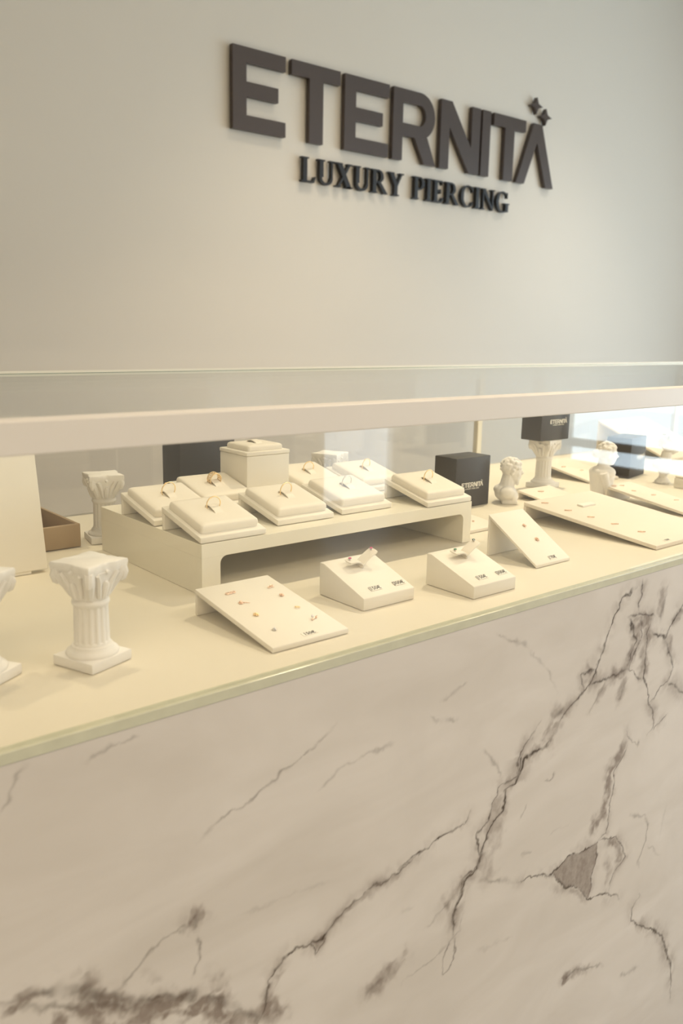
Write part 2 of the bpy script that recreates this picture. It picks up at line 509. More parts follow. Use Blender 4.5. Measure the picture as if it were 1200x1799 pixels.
# marble slab: dense grid that carries the vein pattern of the stone
# vein polylines on the slab: points in 0.1 mm (x, height below the showcase floor), width in 0.01 mm, strength in %
VEINS=[([(10207,-102),(10160,-339),(10138,-548)],206,80),
([(10080,-194),(9767,-331),(9607,-524),(9457,-782),(9374,-940),(9268,-1125),(9210,-1272),(8998,-1410),(8789,-1546),(8654,-1652),(8528,-1822)],243,95),
([(8528,-1822),(8396,-1925),(8120,-1965),(7896,-2002),(7785,-2245),(7590,-2270),(7571,-2542),(7385,-2628),(7273,-2801),(7142,-2996),(7092,-3161),(6893,-3230),(6828,-3449),(6802,-3654),(6798,-3904)],262,100),
([(6798,-3904),(6854,-4121),(6745,-4322),(6645,-4317),(6615,-4159),(6705,-4016),(6798,-3904)],190,55),
([(9268,-1125),(9090,-1146),(8942,-1172),(8982,-1406),(8932,-1489)],175,60),
([(8172,-1592),(8007,-1759),(7880,-1843),(7804,-1973),(7734,-2165),(7476,-2200),(7369,-2437),(7319,-2603),(7096,-2670),(7092,-2883),(7130,-3115),(6870,-3190),(6800,-3344)],198,70),
([(7847,-1955),(7766,-2269)],388,75),
([(7161,-2972),(7095,-3193)],349,70),
([(6877,-3285),(6797,-3590),(6798,-3904)],310,70),
([(9918,-587),(10149,-617),(10606,-718)],250,70),
([(9949,-610),(10067,-815),(10154,-1001),(10044,-1211),(10013,-1372)],221,80),
([(10606,-718),(10483,-870),(10414,-991),(10437,-1304),(10429,-1613),(10598,-1903),(10804,-2210),(10831,-2472),(10671,-2515)],212,75),
([(10217,-680),(10292,-964),(10103,-1225),(10042,-1380),(10179,-1516),(10435,-1650)],189,75),
([(10013,-1372),(9761,-1377),(9547,-1406),(9271,-1336),(9117,-1345)],250,75),
([(10523,-929),(10816,-1044),(10959,-1145),(11056,-991),(11221,-849),(11373,-632)],286,85),
([(10959,-1145),(11132,-1396),(11268,-1608),(11141,-1794),(10928,-1848),(10798,-1992),(10675,-1995)],223,65),
([(11148,-1832),(11409,-2009),(11747,-2192)],285,60),
([(11213,-2362),(11004,-2449),(10824,-2506)],227,60),
([(10224,-2540),(9952,-2843),(9917,-3187),(9870,-3458),(9854,-3741),(9666,-3813)],167,70),
([(10162,-2326),(10305,-2494),(10475,-2618),(10517,-2504)],185,50),
([(9666,-3813),(9337,-3824),(8985,-3769),(8813,-3837),(8614,-3867),(8359,-3782),(8160,-3713),(7995,-3709),(7896,-3639)],228,90),
([(8615,-3874),(8898,-4118),(9211,-4309),(9549,-4597),(9843,-4680),(10217,-4827),(10365,-5008)],248,85),
([(9666,-3813),(9668,-4032),(9586,-4253),(9595,-4607)],188,70),
([(9666,-3813),(9896,-3831),(10134,-3869),(10332,-4077),(10428,-4305),(10304,-4406),(10111,-4514),(10052,-4716)],218,70),
([(10959,-5196),(10759,-5345),(10794,-5562),(11057,-5787),(11510,-6087),(11788,-6285),(11957,-6627),(12120,-6928),(12267,-7723)],292,85),
([(5842,-2576),(6088,-2535),(6234,-2551),(6531,-2509),(6839,-2466),(6969,-2336)],217,75),
([(5844,-2604),(6053,-2555),(6235,-2566)],211,50),
([(6226,-2544),(5970,-2597),(5679,-2630),(5208,-2755),(4985,-2881),(4839,-2961),(4658,-2917),(4482,-2863),(4312,-2916),(4145,-3081),(4119,-3319),(3948,-3653)],194,75),
([(4658,-2885),(4732,-3083),(4912,-2944)],144,60),
([(9549,-1423),(9356,-1571),(9171,-1750)],332,30),
([(9981,-1534),(9858,-1841)],432,35),
([(10873,-333),(10790,-557),(10746,-822)],518,40),
([(7896,-3639),(7543,-3464),(7232,-3346)],404,35),
([(10431,-3666),(10863,-3845),(10962,-4056),(10936,-4278),(10759,-4557),(10848,-4711)],355,40),
([(11019,-4389),(11403,-4702)],318,20),
([(8311,-2440),(8454,-2441),(8545,-2390)],204,40),
([(7879,-2750),(8003,-2621)],200,35),
([(7933,-3304),(8168,-3334)],334,30),
([(6290,-3566),(6551,-3445),(6739,-3316)],265,30),
([(5983,-4079),(6432,-4034),(6664,-3995),(6899,-3889),(6965,-3668)],274,30),
([(9088,-5722),(9357,-5693),(10083,-5971)],395,45),
([(10573,-6386),(11114,-6542)],448,30),
([(7266,-276),(7840,-560)],288,30),
([(7840,-560),(8246,-999),(8468,-1302)],302,22),
([(6217,-971),(6670,-1170)],309,30),
([(6351,-820),(6736,-759)],338,22),
([(7096,-1627),(7508,-2074)],341,30),
([(8543,-3232),(8944,-3216)],261,12),
([(7222,-4305),(7902,-4440)],431,12),
([(11451,-3848),(11349,-4401)],417,12),
([(8362,-1615),(8644,-1569)],636,40),
([(5869,-3160),(6086,-3202)],581,10),
([(4947,-683),(4727,-809),(4461,-927),(4078,-1053),(3715,-1173),(3398,-1308)],214,45),
([(4330,-953),(3715,-1173)],165,30),
([(5734,-1088),(5383,-1073),(5052,-1149),(4736,-1312)],275,25),
([(2898,-211),(2634,-173),(2422,-263)],237,30),
([(1995,-124),(1884,-267),(1813,-444)],310,30),
([(1461,-1871),(1700,-1978),(2131,-2121),(2598,-2428),(3287,-2762),(3885,-3271),(4214,-3614)],642,55),
([(1696,-2050),(2354,-2364),(3118,-2756)],469,40),
([(2625,-2388),(2809,-2255),(3053,-2048),(3385,-2049)],245,35),
([(3375,-2005),(3390,-2108)],675,55),
([(3383,-2178),(3407,-2448),(3319,-2587)],258,45),
([(3828,-2215),(4899,-2347)],320,12),
([(5401,-3869),(5900,-3848)],517,20)]
GREYS=[([(8652,-1635),(8380,-1778),(8111,-1884),(7850,-1987)],1559,45),
([(7773,-2117),(7529,-2310),(7424,-2580),(7234,-2847)],924,40),
([(7391,-2692),(7313,-3034),(7323,-3417)],1405,35),
([(6886,-3135),(6702,-3361),(6551,-3445)],1066,45),
([(9989,-683),(10590,-797)],1208,75),
([(10061,-781),(10154,-1001),(10050,-1246),(9871,-1371),(9542,-1372)],852,60),
([(10471,-799),(10395,-1225),(10429,-1613)],1042,60),
([(9183,-1072),(9007,-1284),(8928,-1456)],963,45),
([(11018,-1123),(11179,-1479)],826,50),
([(10167,-2363),(10028,-2584),(9832,-2803),(9757,-3059),(9730,-3388),(9513,-3502),(9401,-3690)],905,80),
([(9901,-3869),(10146,-3947),(10305,-4217),(10272,-4393)],783,65),
([(9879,-4118),(9980,-4421),(9953,-4634)],679,35),
([(4679,-2896),(4782,-3024),(4875,-2926)],591,50),
([(1377,-1945),(1947,-2190),(2401,-2406),(2900,-2722),(3457,-3014),(4014,-3469)],1896,100),
([(2357,-2312),(2902,-2666),(3343,-2821)],890,80),
([(3301,-2010),(3471,-2067)],791,80),
([(3885,-3364),(4146,-3384),(4351,-3628)],1020,70),
([(5403,-3940),(5813,-3803),(6072,-3791)],953,50),
([(4346,-2984),(4146,-3194),(4113,-3493)],505,50),
([(6184,-2568),(5763,-2666),(5209,-2789),(4839,-2941)],402,45),
([(9249,-5709),(9809,-5862)],814,40),
([(9088,-5722),(9330,-5698)],788,60),
([(8347,-1486),(8644,-1569),(8832,-1494)],795,40),
([(11050,-954),(11228,-885),(11321,-727)],808,50),
([(9824,-1426),(9554,-1458),(9311,-1624)],668,35),
([(9970,-1463),(9858,-1841)],692,45),
([(10689,-335),(10740,-786)],870,40),
([(7234,-2847),(7399,-2788),(7465,-2565)],1242,35),
([(8636,-4056),(9075,-4285),(9555,-4644)],550,35)]
TRI=[(8614,-3867),(8987,-3780),(9337,-3824),(9666,-3813),(9668,-4032),(9586,-4253),(9595,-4607),(9210,-4301),(8896,-4107)]

def vnoise(x, y, seed):
    r = np.random.RandomState(seed); T = r.rand(256, 256)
    xi = np.floor(x).astype(int); yi = np.floor(y).astype(int); fx = x - xi; fy = y - yi
    fx = fx * fx * (3 - 2 * fx); fy = fy * fy * (3 - 2 * fy)
    g = lambda a, b: T[a & 255, b & 255]
    return (g(xi, yi) * (1 - fx) + g(xi + 1, yi) * fx) * (1 - fy) + (g(xi, yi + 1) * (1 - fx) + g(xi + 1, yi + 1) * fx) * fy - .5
def fbm(x, y, sc, seed, o=4):
    s = 0; a = 1.0
    for i in range(o): s = s + a * vnoise(x * sc * 2 ** i + 17.3 * i, y * sc * 2 ** i + 5.1 * i, seed + i); a *= .55
    return s
gx = np.concatenate([np.arange(CX0, .12, .02), np.arange(.12, 1.34, .00125), np.arange(1.34, CX1 + .001, .012)])
gz = np.concatenate([np.arange(-.009, -.60, -.00125), np.arange(-.60, -.90, -.002), [-.92, -.945]])
nx, nz = len(gx), len(gz)
PX, PZ = np.meshgrid(gx, gz)
WX = PX + .008 * fbm(PX, PZ, 28, 3) + .0035 * fbm(PX, PZ, 130, 9, 3)
WZ = PZ + .008 * fbm(PX, PZ, 28, 43) + .0035 * fbm(PX, PZ, 130, 59, 3)
dark = np.zeros_like(PX); grey = np.zeros_like(PX)
def seg_paint(F, pts, w, s, soft, seed):
    pad = w * 4 + .02
    P = np.array(pts, float) / 1e4
    i0, i1 = np.searchsorted(gx, [P[:, 0].min() - pad, P[:, 0].max() + pad])
    j0, j1 = np.searchsorted(-gz, [-P[:, 1].max() - pad, -P[:, 1].min() + pad])
    if i1 <= i0 or j1 <= j0: return
    X = WX[j0:j1, i0:i1]; Z = WZ[j0:j1, i0:i1]
    D = np.full(X.shape, 9.0); S = np.zeros(X.shape); acc = 0.0
    for a, b in zip(P[:-1], P[1:]):
        d = b - a; L2 = d @ d + 1e-12
        t = np.clip(((X - a[0]) * d[0] + (Z - a[1]) * d[1]) / L2, 0, 1)
        q = np.hypot(X - a[0] - t * d[0], Z - a[1] - t * d[1])
        S = np.where(q < D, acc + t * math.sqrt(L2), S); D = np.minimum(D, q); acc += math.sqrt(L2)
    ww = w * (1 + .9 * fbm(PX[j0:j1, i0:i1], PZ[j0:j1, i0:i1], 60, seed, 3))
    ww = np.maximum(ww, w * .35)
    ends = np.clip(np.minimum(S, acc - S) / (acc * .12 + 1e-6), .25, 1)
    v = s * np.exp(-(D / ww) ** (3 if F is grey else 2) * 1.4) * ends
    if w > .018: v = v * np.clip(.25 + 2.4 * fbm(X * 1.0, Z * 1.3, 42, seed + 5, 4), 0, 1)
    elif soft: v = v * np.clip(.85 + 1.1 * fbm(X, Z, 70, seed + 5, 3), .15, 1.15)
    else:
        v = v * (1 + .8 * fbm(X, Z, 110, seed + 5, 3))
        # smoky halo of the vein, thickest on one side
        hz = .85 * s * np.exp(-(D / (w * 6.5)) ** 2) * ends * np.clip(.42 + 1.5 * fbm(X, Z, 38, seed + 7, 4), 0, 1)
        grey[j0:j1, i0:i1] = np.maximum(grey[j0:j1, i0:i1], hz)
    F[j0:j1, i0:i1] = np.maximum(F[j0:j1, i0:i1], v)
rs = random.Random(5)
for k, (pts, w_, s_) in enumerate(VEINS): seg_paint(dark, pts, w_ * 1e-5 * .74, s_ / 100, s_ < 60, 100 + k)
for k, (pts, w_, s_) in enumerate(GREYS): seg_paint(grey, pts, w_ * 1e-5 * 1.25, min(1.0, s_ / 100 * 1.5), True, 300 + k)
# more stone beyond the part seen from here
for k in range(16):
    x0 = rs.choice([rs.uniform(-1.0, .05), rs.uniform(2.05, 3.2)]); z0 = rs.uniform(-.3, -.02)
    pts = [(int(1e4 * (x0 - i * rs.uniform(.03, .08))), int(1e4 * (z0 - i * rs.uniform(.05, .1)))) for i in range(8)]
    seg_paint(dark, pts, .004, rs.uniform(.3, .8), False, 500 + k)
T_ = np.array(TRI) / 1e4                       # the large grey flake
ins = np.zeros(PX.shape, bool)
for a, b in zip(T_, np.roll(T_, -1, 0)):
    cnd = ((a[1] > WZ) != (b[1] > WZ)) & (WX < (b[0] - a[0]) * (WZ - a[1]) / (b[1] - a[1] + 1e-12) + a[0])
    ins ^= cnd
grey = np.maximum(grey, ins * (.85 + .15 * fbm(PX * 3, PZ, 40, 77)))
dark = np.clip(dark, 0, 1); grey = np.clip(grey, 0, 1)
me = bpy.data.meshes.new('marble_front')
co = np.stack([PX, np.full_like(PX, FY), PZ + ZB], -1).reshape(-1, 3).astype(np.float32)
idx = np.arange(nx * nz).reshape(nz, nx)
q = np.stack([idx[1:, :-1], idx[1:, 1:], idx[:-1, 1:], idx[:-1, :-1]], -1).reshape(-1, 4)
# thickness: a back sheet closed with four rims
bc = np.array([[CX0, FY + .02, ZB - .945], [CX1, FY + .02, ZB - .945], [CX1, FY + .02, ZB - .009], [CX0, FY + .02, ZB - .009]], np.float32)
fr = [idx[-1, 0], idx[-1, -1], idx[0, -1], idx[0, 0]]
n0 = nx * nz
extra = np.array([[n0, n0 + 3, n0 + 2, n0 + 1]] + [[fr[i], n0 + i, n0 + (i + 1) % 4, fr[(i + 1) % 4]] for i in range(4)])
allq = np.concatenate([q, extra])
me.vertices.add(n0 + 4); me.vertices.foreach_set('co', np.concatenate([co, bc]).ravel())
me.loops.add(allq.size); me.loops.foreach_set('vertex_index', allq.ravel().astype(np.int32))
me.polygons.add(len(allq)); me.polygons.foreach_set('loop_start', np.arange(0, allq.size, 4, dtype=np.int32))
me.update(calc_edges=True)
for nm, A in (('vein_dark', dark), ('vein_grey', grey)):
    at = me.attributes.new(nm, 'FLOAT', 'POINT'); at.data.foreach_set('value', np.concatenate([A.ravel(), np.zeros(4)]).astype(np.float32))
m = bpy.data.materials.new('marble'); m.use_nodes = True; nt = m.node_tree; pb = nt.nodes['Principled BSDF']
pb.inputs['Roughness'].default_value = 0.38; pb.inputs['Specular IOR Level'].default_value = 0.35
tc = nt.nodes.new('ShaderNodeTexCoord')
def nz_(scale, detail=6, dist=0.0):
    n = nt.nodes.new('ShaderNodeTexNoise'); n.inputs['Scale'].default_value = scale; n.inputs['Detail'].default_value = detail; n.inputs['Distortion'].default_value = dist
    nt.links.new(tc.outputs['Object'], n.inputs['Vector']); return n.outputs['Fac']
def mixc(f, a, b):
    n = nt.nodes.new('ShaderNodeMix'); n.data_type = 'RGBA'
    for i, qq in ((0, f), (6, a), (7, b)):
        if isinstance(qq, tuple): n.inputs[i].default_value = (*qq, 1)
        else: nt.links.new(qq, n.inputs[i])
    return n.outputs[2]
def mth(op, a, b, clamp=False):
    n = nt.nodes.new('ShaderNodeMath'); n.operation = op; n.use_clamp = clamp
    for i, qq in enumerate((a, b)):
        if isinstance(qq, (int, float)): n.inputs[i].default_value = qq
        else: nt.links.new(qq, n.inputs[i])
    return n.outputs[0]
def attr(nm):
    n = nt.nodes.new('ShaderNodeAttribute'); n.attribute_name = nm; return n.outputs['Fac']
mp = nt.nodes.new('ShaderNodeMapping'); mp.inputs['Rotation'].default_value = (0, math.radians(52), 0); mp.inputs['Scale'].default_value = (1.0, 1.0, 3.2)
nt.links.new(tc.outputs['Object'], mp.inputs['Vector'])
sn = nt.nodes.new('ShaderNodeTexNoise'); sn.inputs['Scale'].default_value = 4.5; sn.inputs['Detail'].default_value = 6; sn.inputs['Distortion'].default_value = 0.8
nt.links.new(mp.outputs[0], sn.inputs['Vector'])
base = mixc(mth('MULTIPLY', mth('SUBTRACT', sn.outputs['Fac'], 0.28), 2.2, True), (0.745, 0.705, 0.655), (0.86, 0.825, 0.785))
cloud = mth('MULTIPLY', mth('POWER', nz_(3.2, 5, 2.0), 3.0), 0.9, True)
base = mixc(cloud, base, (0.66, 0.625, 0.58))
fine = mth('ADD', mth('MULTIPLY', nz_(140, 3), 0.7), 0.65)
g_ = mth('MULTIPLY', attr('vein_grey'), fine, True)
base = mixc(g_, base, (0.335, 0.285, 0.25))
d_ = mth('MULTIPLY', attr('vein_dark'), fine, True)
base = mixc(d_, base, (0.085, 0.062, 0.043))
nt.links.new(base, pb.inputs['Base Color'])
me.materials.append(m); MAT['marble'] = m
mo = bpy.data.objects.new('marble_front', me); C.objects.link(mo); mo.parent = ct

gp = obj('front_pane', box(CX0, CX1, FY + .002, FY + .008, ZB + .0004, ZB + RB + .008), 'clear_glass', ct)
rail = obj('top_rail', box(CX0, CX1, FY - .004, FY + .020, ZB + RB, ZB + RT, .0012), 'rail_white', ct)
GT = 0.226
obj('top_pane', box(CX0, CX1, FY + .020, BY, ZB + GT - .006, ZB + GT), 'top_glass', ct)
obj('pane_edge', box(CX0, CX1, BY - .001, BY + .001, ZB + GT - .0062, ZB + GT + .0004), 'glass_edge_dark', ct)
obj('pane_edge', box(CX0, CX1, BY + .001, BY + .003, ZB + GT - .003, ZB + GT + .0040), 'pane_edge_light', ct)
for x in (-.24, 1.505, 2.365, 3.225): obj('back_post', box(x, x + .014, BY - .014, BY, ZB, ZB + GT - .007, .001), 'post_white', ct)
for a, b in ((CX0, .622), (.625, 1.505), (1.519, 2.365), (2.379, 3.225)):
    obj('sliding_pane', box(a, b, BY - .011, BY - .006, ZB + .0005, ZB + GT - .007), 'smoked_glass', ct)
for x in (CX0, CX1 - .006): obj('side_pane', box(x, x + .006, FY + .010, BY - .015, ZB + .0004, ZB + GT - .007), 'clear_glass', ct)

# ------------------------------------------------------------------ plaster columns
EPS = 0.0004
def capital_mesh(seed):
    rnd = random.Random(seed)
    bm = bmesh.new()
    N = 64
    rings = []
    # bell growing from the round shaft to a square top
    for k in range(13):
        u = k / 12
        z = .061 + .027 * u
        R = .0158 + .0065 * u ** 1.6
        ex = 2 + 3.2 * u
        ring = []
        for i in range(N):
            a = 2 * math.pi * i / N
            ca, sa = math.cos(a), math.sin(a)
            r = R / (abs(ca) ** ex + abs(sa) ** ex) ** (1 / ex)
            leaf = .0016 * math.cos(8 * a) * math.sin(math.pi * min(1, u * 1.4)) * (1 - .4 * u)
            r += leaf + rnd.uniform(-.0004, .0004)
            ring.append((r * ca, r * sa, z))
        rings.append(ring)
    loft(rings, bm)
    # four drooping corner leaves that carry the slab, and small leaves between them
    for k in range(4):
        a = math.pi / 4 + k * math.pi / 2
        d = Vector((math.cos(a), math.sin(a), 0))
        c = Vector((-d.y, d.x, 0))
        tube(bm, [d * .0150 + Vector((0, 0, .0640)), d * .0185 + Vector((0, 0, .0715)), d * .0235 + Vector((0, 0, .0800)), d * .0275 + Vector((0, 0, .0865)), d * .0290 + Vector((0, 0, .0905))],
             [.0030, .0042, .0052, .0052, .0040], 8)
        tube(bm, [d * .0285 + Vector((0, 0, .0885)), d * .0300 + Vector((0, 0, .0835)), d * .0285 + Vector((0, 0, .0780)), d * .0265 + Vector((0, 0, .0765 - .001 * rnd.random()))],
             [.0042, .0040, .0032, .0016], 8)
        b = a + math.pi / 4
        e = Vector((math.cos(b), math.sin(b), 0))
        f = Vector((-e.y, e.x, 0))
        tube(bm, [e * .0155 + Vector((0, 0, .0635)), e * .0172 + Vector((0, 0, .0700)), e * .0200 + Vector((0, 0, .0765)), e * .0212 + Vector((0, 0, .0790))], [.0030, .0036, .0030, .0016], 8)
        for s_ in (-1, 1):
            tube(bm, [e * .0155 + f * s_ * .0045 + Vector((0, 0, .0640)), e * .0170 + f * s_ * .0060 + Vector((0, 0, .0720)), e * .0200 + f * s_ * .0085 + Vector((0, 0, .0810)), e * .0225 + f * s_ * .0120 + Vector((0, 0, .0870))],
                 [.0020, .0026, .0028, .0020], 7)
        ball(bm, e * .0215 + Vector((0, 0, .0880)), .0026, 1)
    # abacus: square slab with hollow sides and worn corners
    rings = []
    for z, g in ((.0865, .95), (.0885, 1.0), (.0935, 1.02), (.0955, 1.0), (.096, .96)):
        ring = []
        for i in range(N):
            a = 2 * math.pi * i / N
            ca, sa = math.cos(a), math.sin(a)
            sq = 1 / max(abs(ca), abs(sa))
            r = .0232 * g * (sq - .10 * math.cos(2 * a) ** 2)
            r += .0011 * math.sin(5 * a + seed) * math.sin(9 * a) + rnd.uniform(-.0005, .0005)
            ring.append((r * ca, r * sa, z))
        rings.append(ring)
    loft(rings, bm)
    return bm

def shaft_mesh():
    bm = bmesh.new()
    N = 96
    rings = []
    for z, r0, fl in ((.018, .0165, 0), (.0205, .0160, 0), (.0215, .0158, .0012), (.053, .0152, .0012), (.0545, .0154, 0), (.056, .0162, 0), (.0575, .0168, 0), (.0595, .0165, 0), (.0605, .0158, 0), (.062, .0155, 0)):
        rings.append([((r0 - fl * (.5 - .5 * math.cos(16 * 2 * math.pi * i / N)) ** .7) * math.cos(2 * math.pi * i / N),
                       (r0 - fl * (.5 - .5 * math.cos(16 * 2 * math.pi * i / N)) ** .7) * math.sin(2 * math.pi * i / N), z) for i in range(N)])
    return loft(rings, bm)

def foot_mesh():
    bm = bmesh.new()
    box(-.0245, .0245, -.0245, .0245, 0, .0095, .0012, bm=bm)
    lathe([(.0232, .0094), (.0236, .0110), (.0228, .0128), (.0205, .0140), (.0192, .0152), (.0186, .0165), (.0180, .0178), (.0165, .0185)], 48, bm)
    return bm

COLS = []
def column(x, y, rz, label, seed):
    t = thing('plaster_column', label, 'column', (x, y, ZB + EPS), rz, 'miniature plaster columns in the showcase')
    if not COLS:
        parts = [obj('foot', foot_mesh(), 'plaster', t, smooth=True), obj('shaft', shaft_mesh(), 'plaster', t, smooth=True)]
        COLS.extend(parts)
    else:
        for p in COLS:
            c = p.copy(); C.objects.link(c); c.parent = t
    obj('capital', capital_mesh(seed), 'plaster', t, smooth=True)
    return t
column(.308, .713, math.radians(20), 'nearest white plaster column, standing alone at the front left of the showcase', 1)
column(.214, .732, math.radians(32), 'white plaster column cut off by the left edge of the picture', 2)
column(.517, 1.137, math.radians(-12), 'white plaster column between the tan tray and the left end of the riser', 3)
column(.925, 1.132, math.radians(25), 'white plaster column behind the ring stands, only its capital showing', 4)
column(1.412, 1.053, math.radians(8), 'white plaster column carrying a black box', 5)

# ------------------------------------------------------------------ riser
RX0, RX1, RY0, RY1, RH = .489, .941, .824, 1.086, .060
rs_ = thing('riser', 'long cream lacquered riser platform carrying the ring stands', 'riser', (RX0, RY0, ZB + EPS))
L_, D_ = RX1 - RX0, RY1 - RY0
obj('top_board', box(0, L_, 0, D_, RH - .0165, RH, .0002, 1), 'riser_lacquer', rs_)
bm = bmesh.new()
def riser_leg(x0, x1, sgn):
    b = bmesh.new()
    pts = [(x0, 0), (x1, 0), (x1, RH - .0165), (x0, RH - .0165)]
    prism_y(b, pts, 0, D_)
    # rounded inner corner
    xi = x1 if sgn > 0 else x0
    r = .009
    arc = [(xi, RH - .0165), (xi + sgn * r, RH - .0165)]
    for i in range(1, 7):
        a = math.radians(90 * i / 6)
        arc.append((xi + sgn * (r - r * math.sin(a)), RH - .0165 - r * (1 - math.cos(a))))
    prism_y(b, arc, 0, D_)
    return b
obj('leg', riser_leg(0, .0245, 1), 'riser_lacquer', rs_)
obj('leg', riser_leg(L_ - .0165, L_, -1), 'riser_lacquer', rs_)

# ------------------------------------------------------------------ ring stands
def fold_plate(w, d, h, t, bev=.0012):
    return prism_x([(0, 0), (d, h - t), (d, h), (0, t)], 0, w, bev)
def fold_leg(w, d, h, t, bev=.0008):
    return prism_x([(d - t * .8, 0), (d, 0), (d, h - t * 1.02), (d - t * .8, h - t * 1.25)], .0004, w - .0004, bev)
def cushion_mesh(w, d, hgt, r=.004):
    rings = [rrect(w, d, r, 0), rrect(w + .0006, d + .0006, r, hgt * .30), rrect(w + .0004, d + .0004, r, hgt * .50), rrect(w - .0010, d - .0010, r, hgt * .76),
             rrect(w - .0045, d - .0045, r, hgt * .90), rrect(w - .016, d - .016, r, hgt * .97), rrect(w - .04, d - .04, r, hgt)]
    return loft(rings)
SW, SD, SH, ST = .090, .090, .0285, .007
TILT = math.atan2(SH - ST, SD)
def tongue_mesh():
    """leather tongue that grips the ring: rises out of a slit, passes through the ring and lies forward"""
    b = bmesh.new()
    path = [(.0085, -.0006), (.0062, .0018), (.0030, .0034), (-.002, .0040), (-.009, .0032), (-.0150, .0014), (-.0170, -.0004)]
    rings = []
    for i, (y, z) in enumerate(path):
        ww = .0058 if i < 5 else .0054
        rings.append([(-ww, y, z - .0012), (ww, y, z - .0012), (ww, y, z), (-ww, y, z)])
    return loft(rings, b)
STAND = {}
def copy_parts(key, t):
    for p, subs in STAND[key]:
        c = p.copy(); C.objects.link(c); c.parent = t
        for s in subs:
            d = s.copy(); C.objects.link(d); d.parent = c
def ring_stand(x, y, label):
    t = thing('ring_stand', label, 'ring stand', (x, y, ZB + RH + EPS * 2), 0, 'cream leatherette ring stands on the riser')
    if 'ring' in STAND:
        copy_parts('ring', t)
    else:
        a = obj('plate', fold_plate(SW, SD, SH, ST), 'leather', t, smooth=True)
        l = obj('back_leg', fold_leg(SW, SD, SH, ST), 'leather', t, smooth=True)
        c = obj('cushion', cushion_mesh(.0785, .0765, .0105, .0032), 'cushion_leather', t, smooth=True,
                loc=(SW / 2, SD / 2 + .001, ST + (SH - ST) / 2 + .0004), rot=(TILT, 0, 0))
        k = obj('tongue', tongue_mesh(), 'cushion_leather', c, smooth=True, loc=(0, .004, .0102))
        bm = bmesh.new(); box(-.0085, .0085, .0066, .0082, .0098, .01062, bm=bm)
        s = obj('slit', bm, 'tan_leather', c)
        STAND['ring'] = [(a, []), (l, []), (c, [k, s])]
    return t
def ring_place(x, y):
    """centre of the ring slot of a stand at x, y"""
    q = Vector((0, .0030, .0172))
    q = Matrix.Rotation(TILT, 3, 'X') @ q
    return (x + SW / 2 + q.x, y + SD / 2 + .001 + q.y, ZB + RH + ST + (SH - ST) / 2 + q.z)
def finger_ring(x, y, label, mat_='gold', R=.0092, r=.00055, kind='plain', seed=0):
    bm = bmesh.new()
    rot = Matrix.Rotation(math.radians(90), 4, 'X')
    if kind == 'band':                        # openwork filigree band
        for dy in (-.0045, .0045): torus(bm, R, .00055, 40, 6, Matrix.Translation((0, dy, 0)) @ rot)
        for ph in (0, math.pi):
            pts = []
            for i in range(120):
                a = 2 * math.pi * i / 120
                pts.append((R * math.cos(a), .0042 * math.sin(9 * a + ph), R * math.sin(a)))
            tube(bm, pts, .00055, 6, closed=True)
        for i in range(18):
            a = 2 * math.pi * (i + .25) / 18
            ball(bm, (R * 1.02 * math.cos(a), 0, R * 1.02 * math.sin(a)), .0010, 1)
    else:
        torus(bm, R, r, 48, 8, rot)
        if kind == 'stone':
            ball(bm, (-R * .55, 0, R * .90), .0012, 2)
            for i in (-1, 1): ball(bm, (-R * .55 + i * .0014, 0, R * .9 - i * -.0008), .0007, 1)
        elif kind == 'twist':
            pts = []
            for i in range(160):
                a = 2 * math.pi * i / 160
                rr = R + .0005 * math.cos(14 * a)
                pts.append((rr * math.cos(a), .0007 * math.sin(14 * a), rr * math.sin(a)))
            tube(bm, pts, .00035, 6, closed=True)
    o = obj('ring', bm, mat_, None, smooth='full')
    p = ring_place(x, y)
    o.location = p
    o.rotation_euler = (TILT - .06, 0, math.radians(seed))
    return tag(o, label, 'ring', 'rings shown on the cushions of the stands')
STANDS = [
    (.489, .826, 'ring stand at the front left corner of the riser', 'thin gold ring on the stand at the front left corner of the riser', 'gold', 'plain'),
    (.489, .935, 'ring stand at the back left corner of the riser, nearest the fluted column', 'gold ring on the back left stand, largest ring circle of the riser', 'gold', 'stone'),
    (.582, .975, 'ring stand with the wide openwork ring, left of the tall cube stand', 'wide openwork filigree gold ring beside the tall cube stand', 'gold', 'band'),
    (.614, .851, 'ring stand in front of the tall cube stand, second from left in the front row', 'thin gold ring on the cushion in front of the tall cube stand', 'gold', 'plain'),
    (.755, .985, 'ring stand in the back row just right of the tall cube stand', 'pale gold ring in the back row just right of the tall cube stand', 'gold', 'twist'),
    (.722, .856, 'ring stand third from left in the front row, with the glass reflection over it', 'small silver ring on the front row stand third from left', 'silver', 'stone'),
    (.848, .958, 'ring stand at the back right corner of the riser', 'gold ring on the stand at the back right corner of the riser', 'gold', 'stone'),
    (.851, .825, 'ring stand at the front right corner of the riser, nearest the black box', 'thin gold ring on the stand at the front right corner of the riser', 'gold', 'plain')]
for i, (x, y, lb, rl, mt, kd) in enumerate(STANDS):
    if kd == 'band': rr = .0085
    else: rr = (.0090, .0102, .009, .0100, .0088, .0086, .0092, .0096)[i]
    ring_stand(x, y, lb)
    finger_ring(x, y, rl, mt, rr, .00075, kd, (-4, 6, 0, 8, -6, 4, 10, 5)[i])

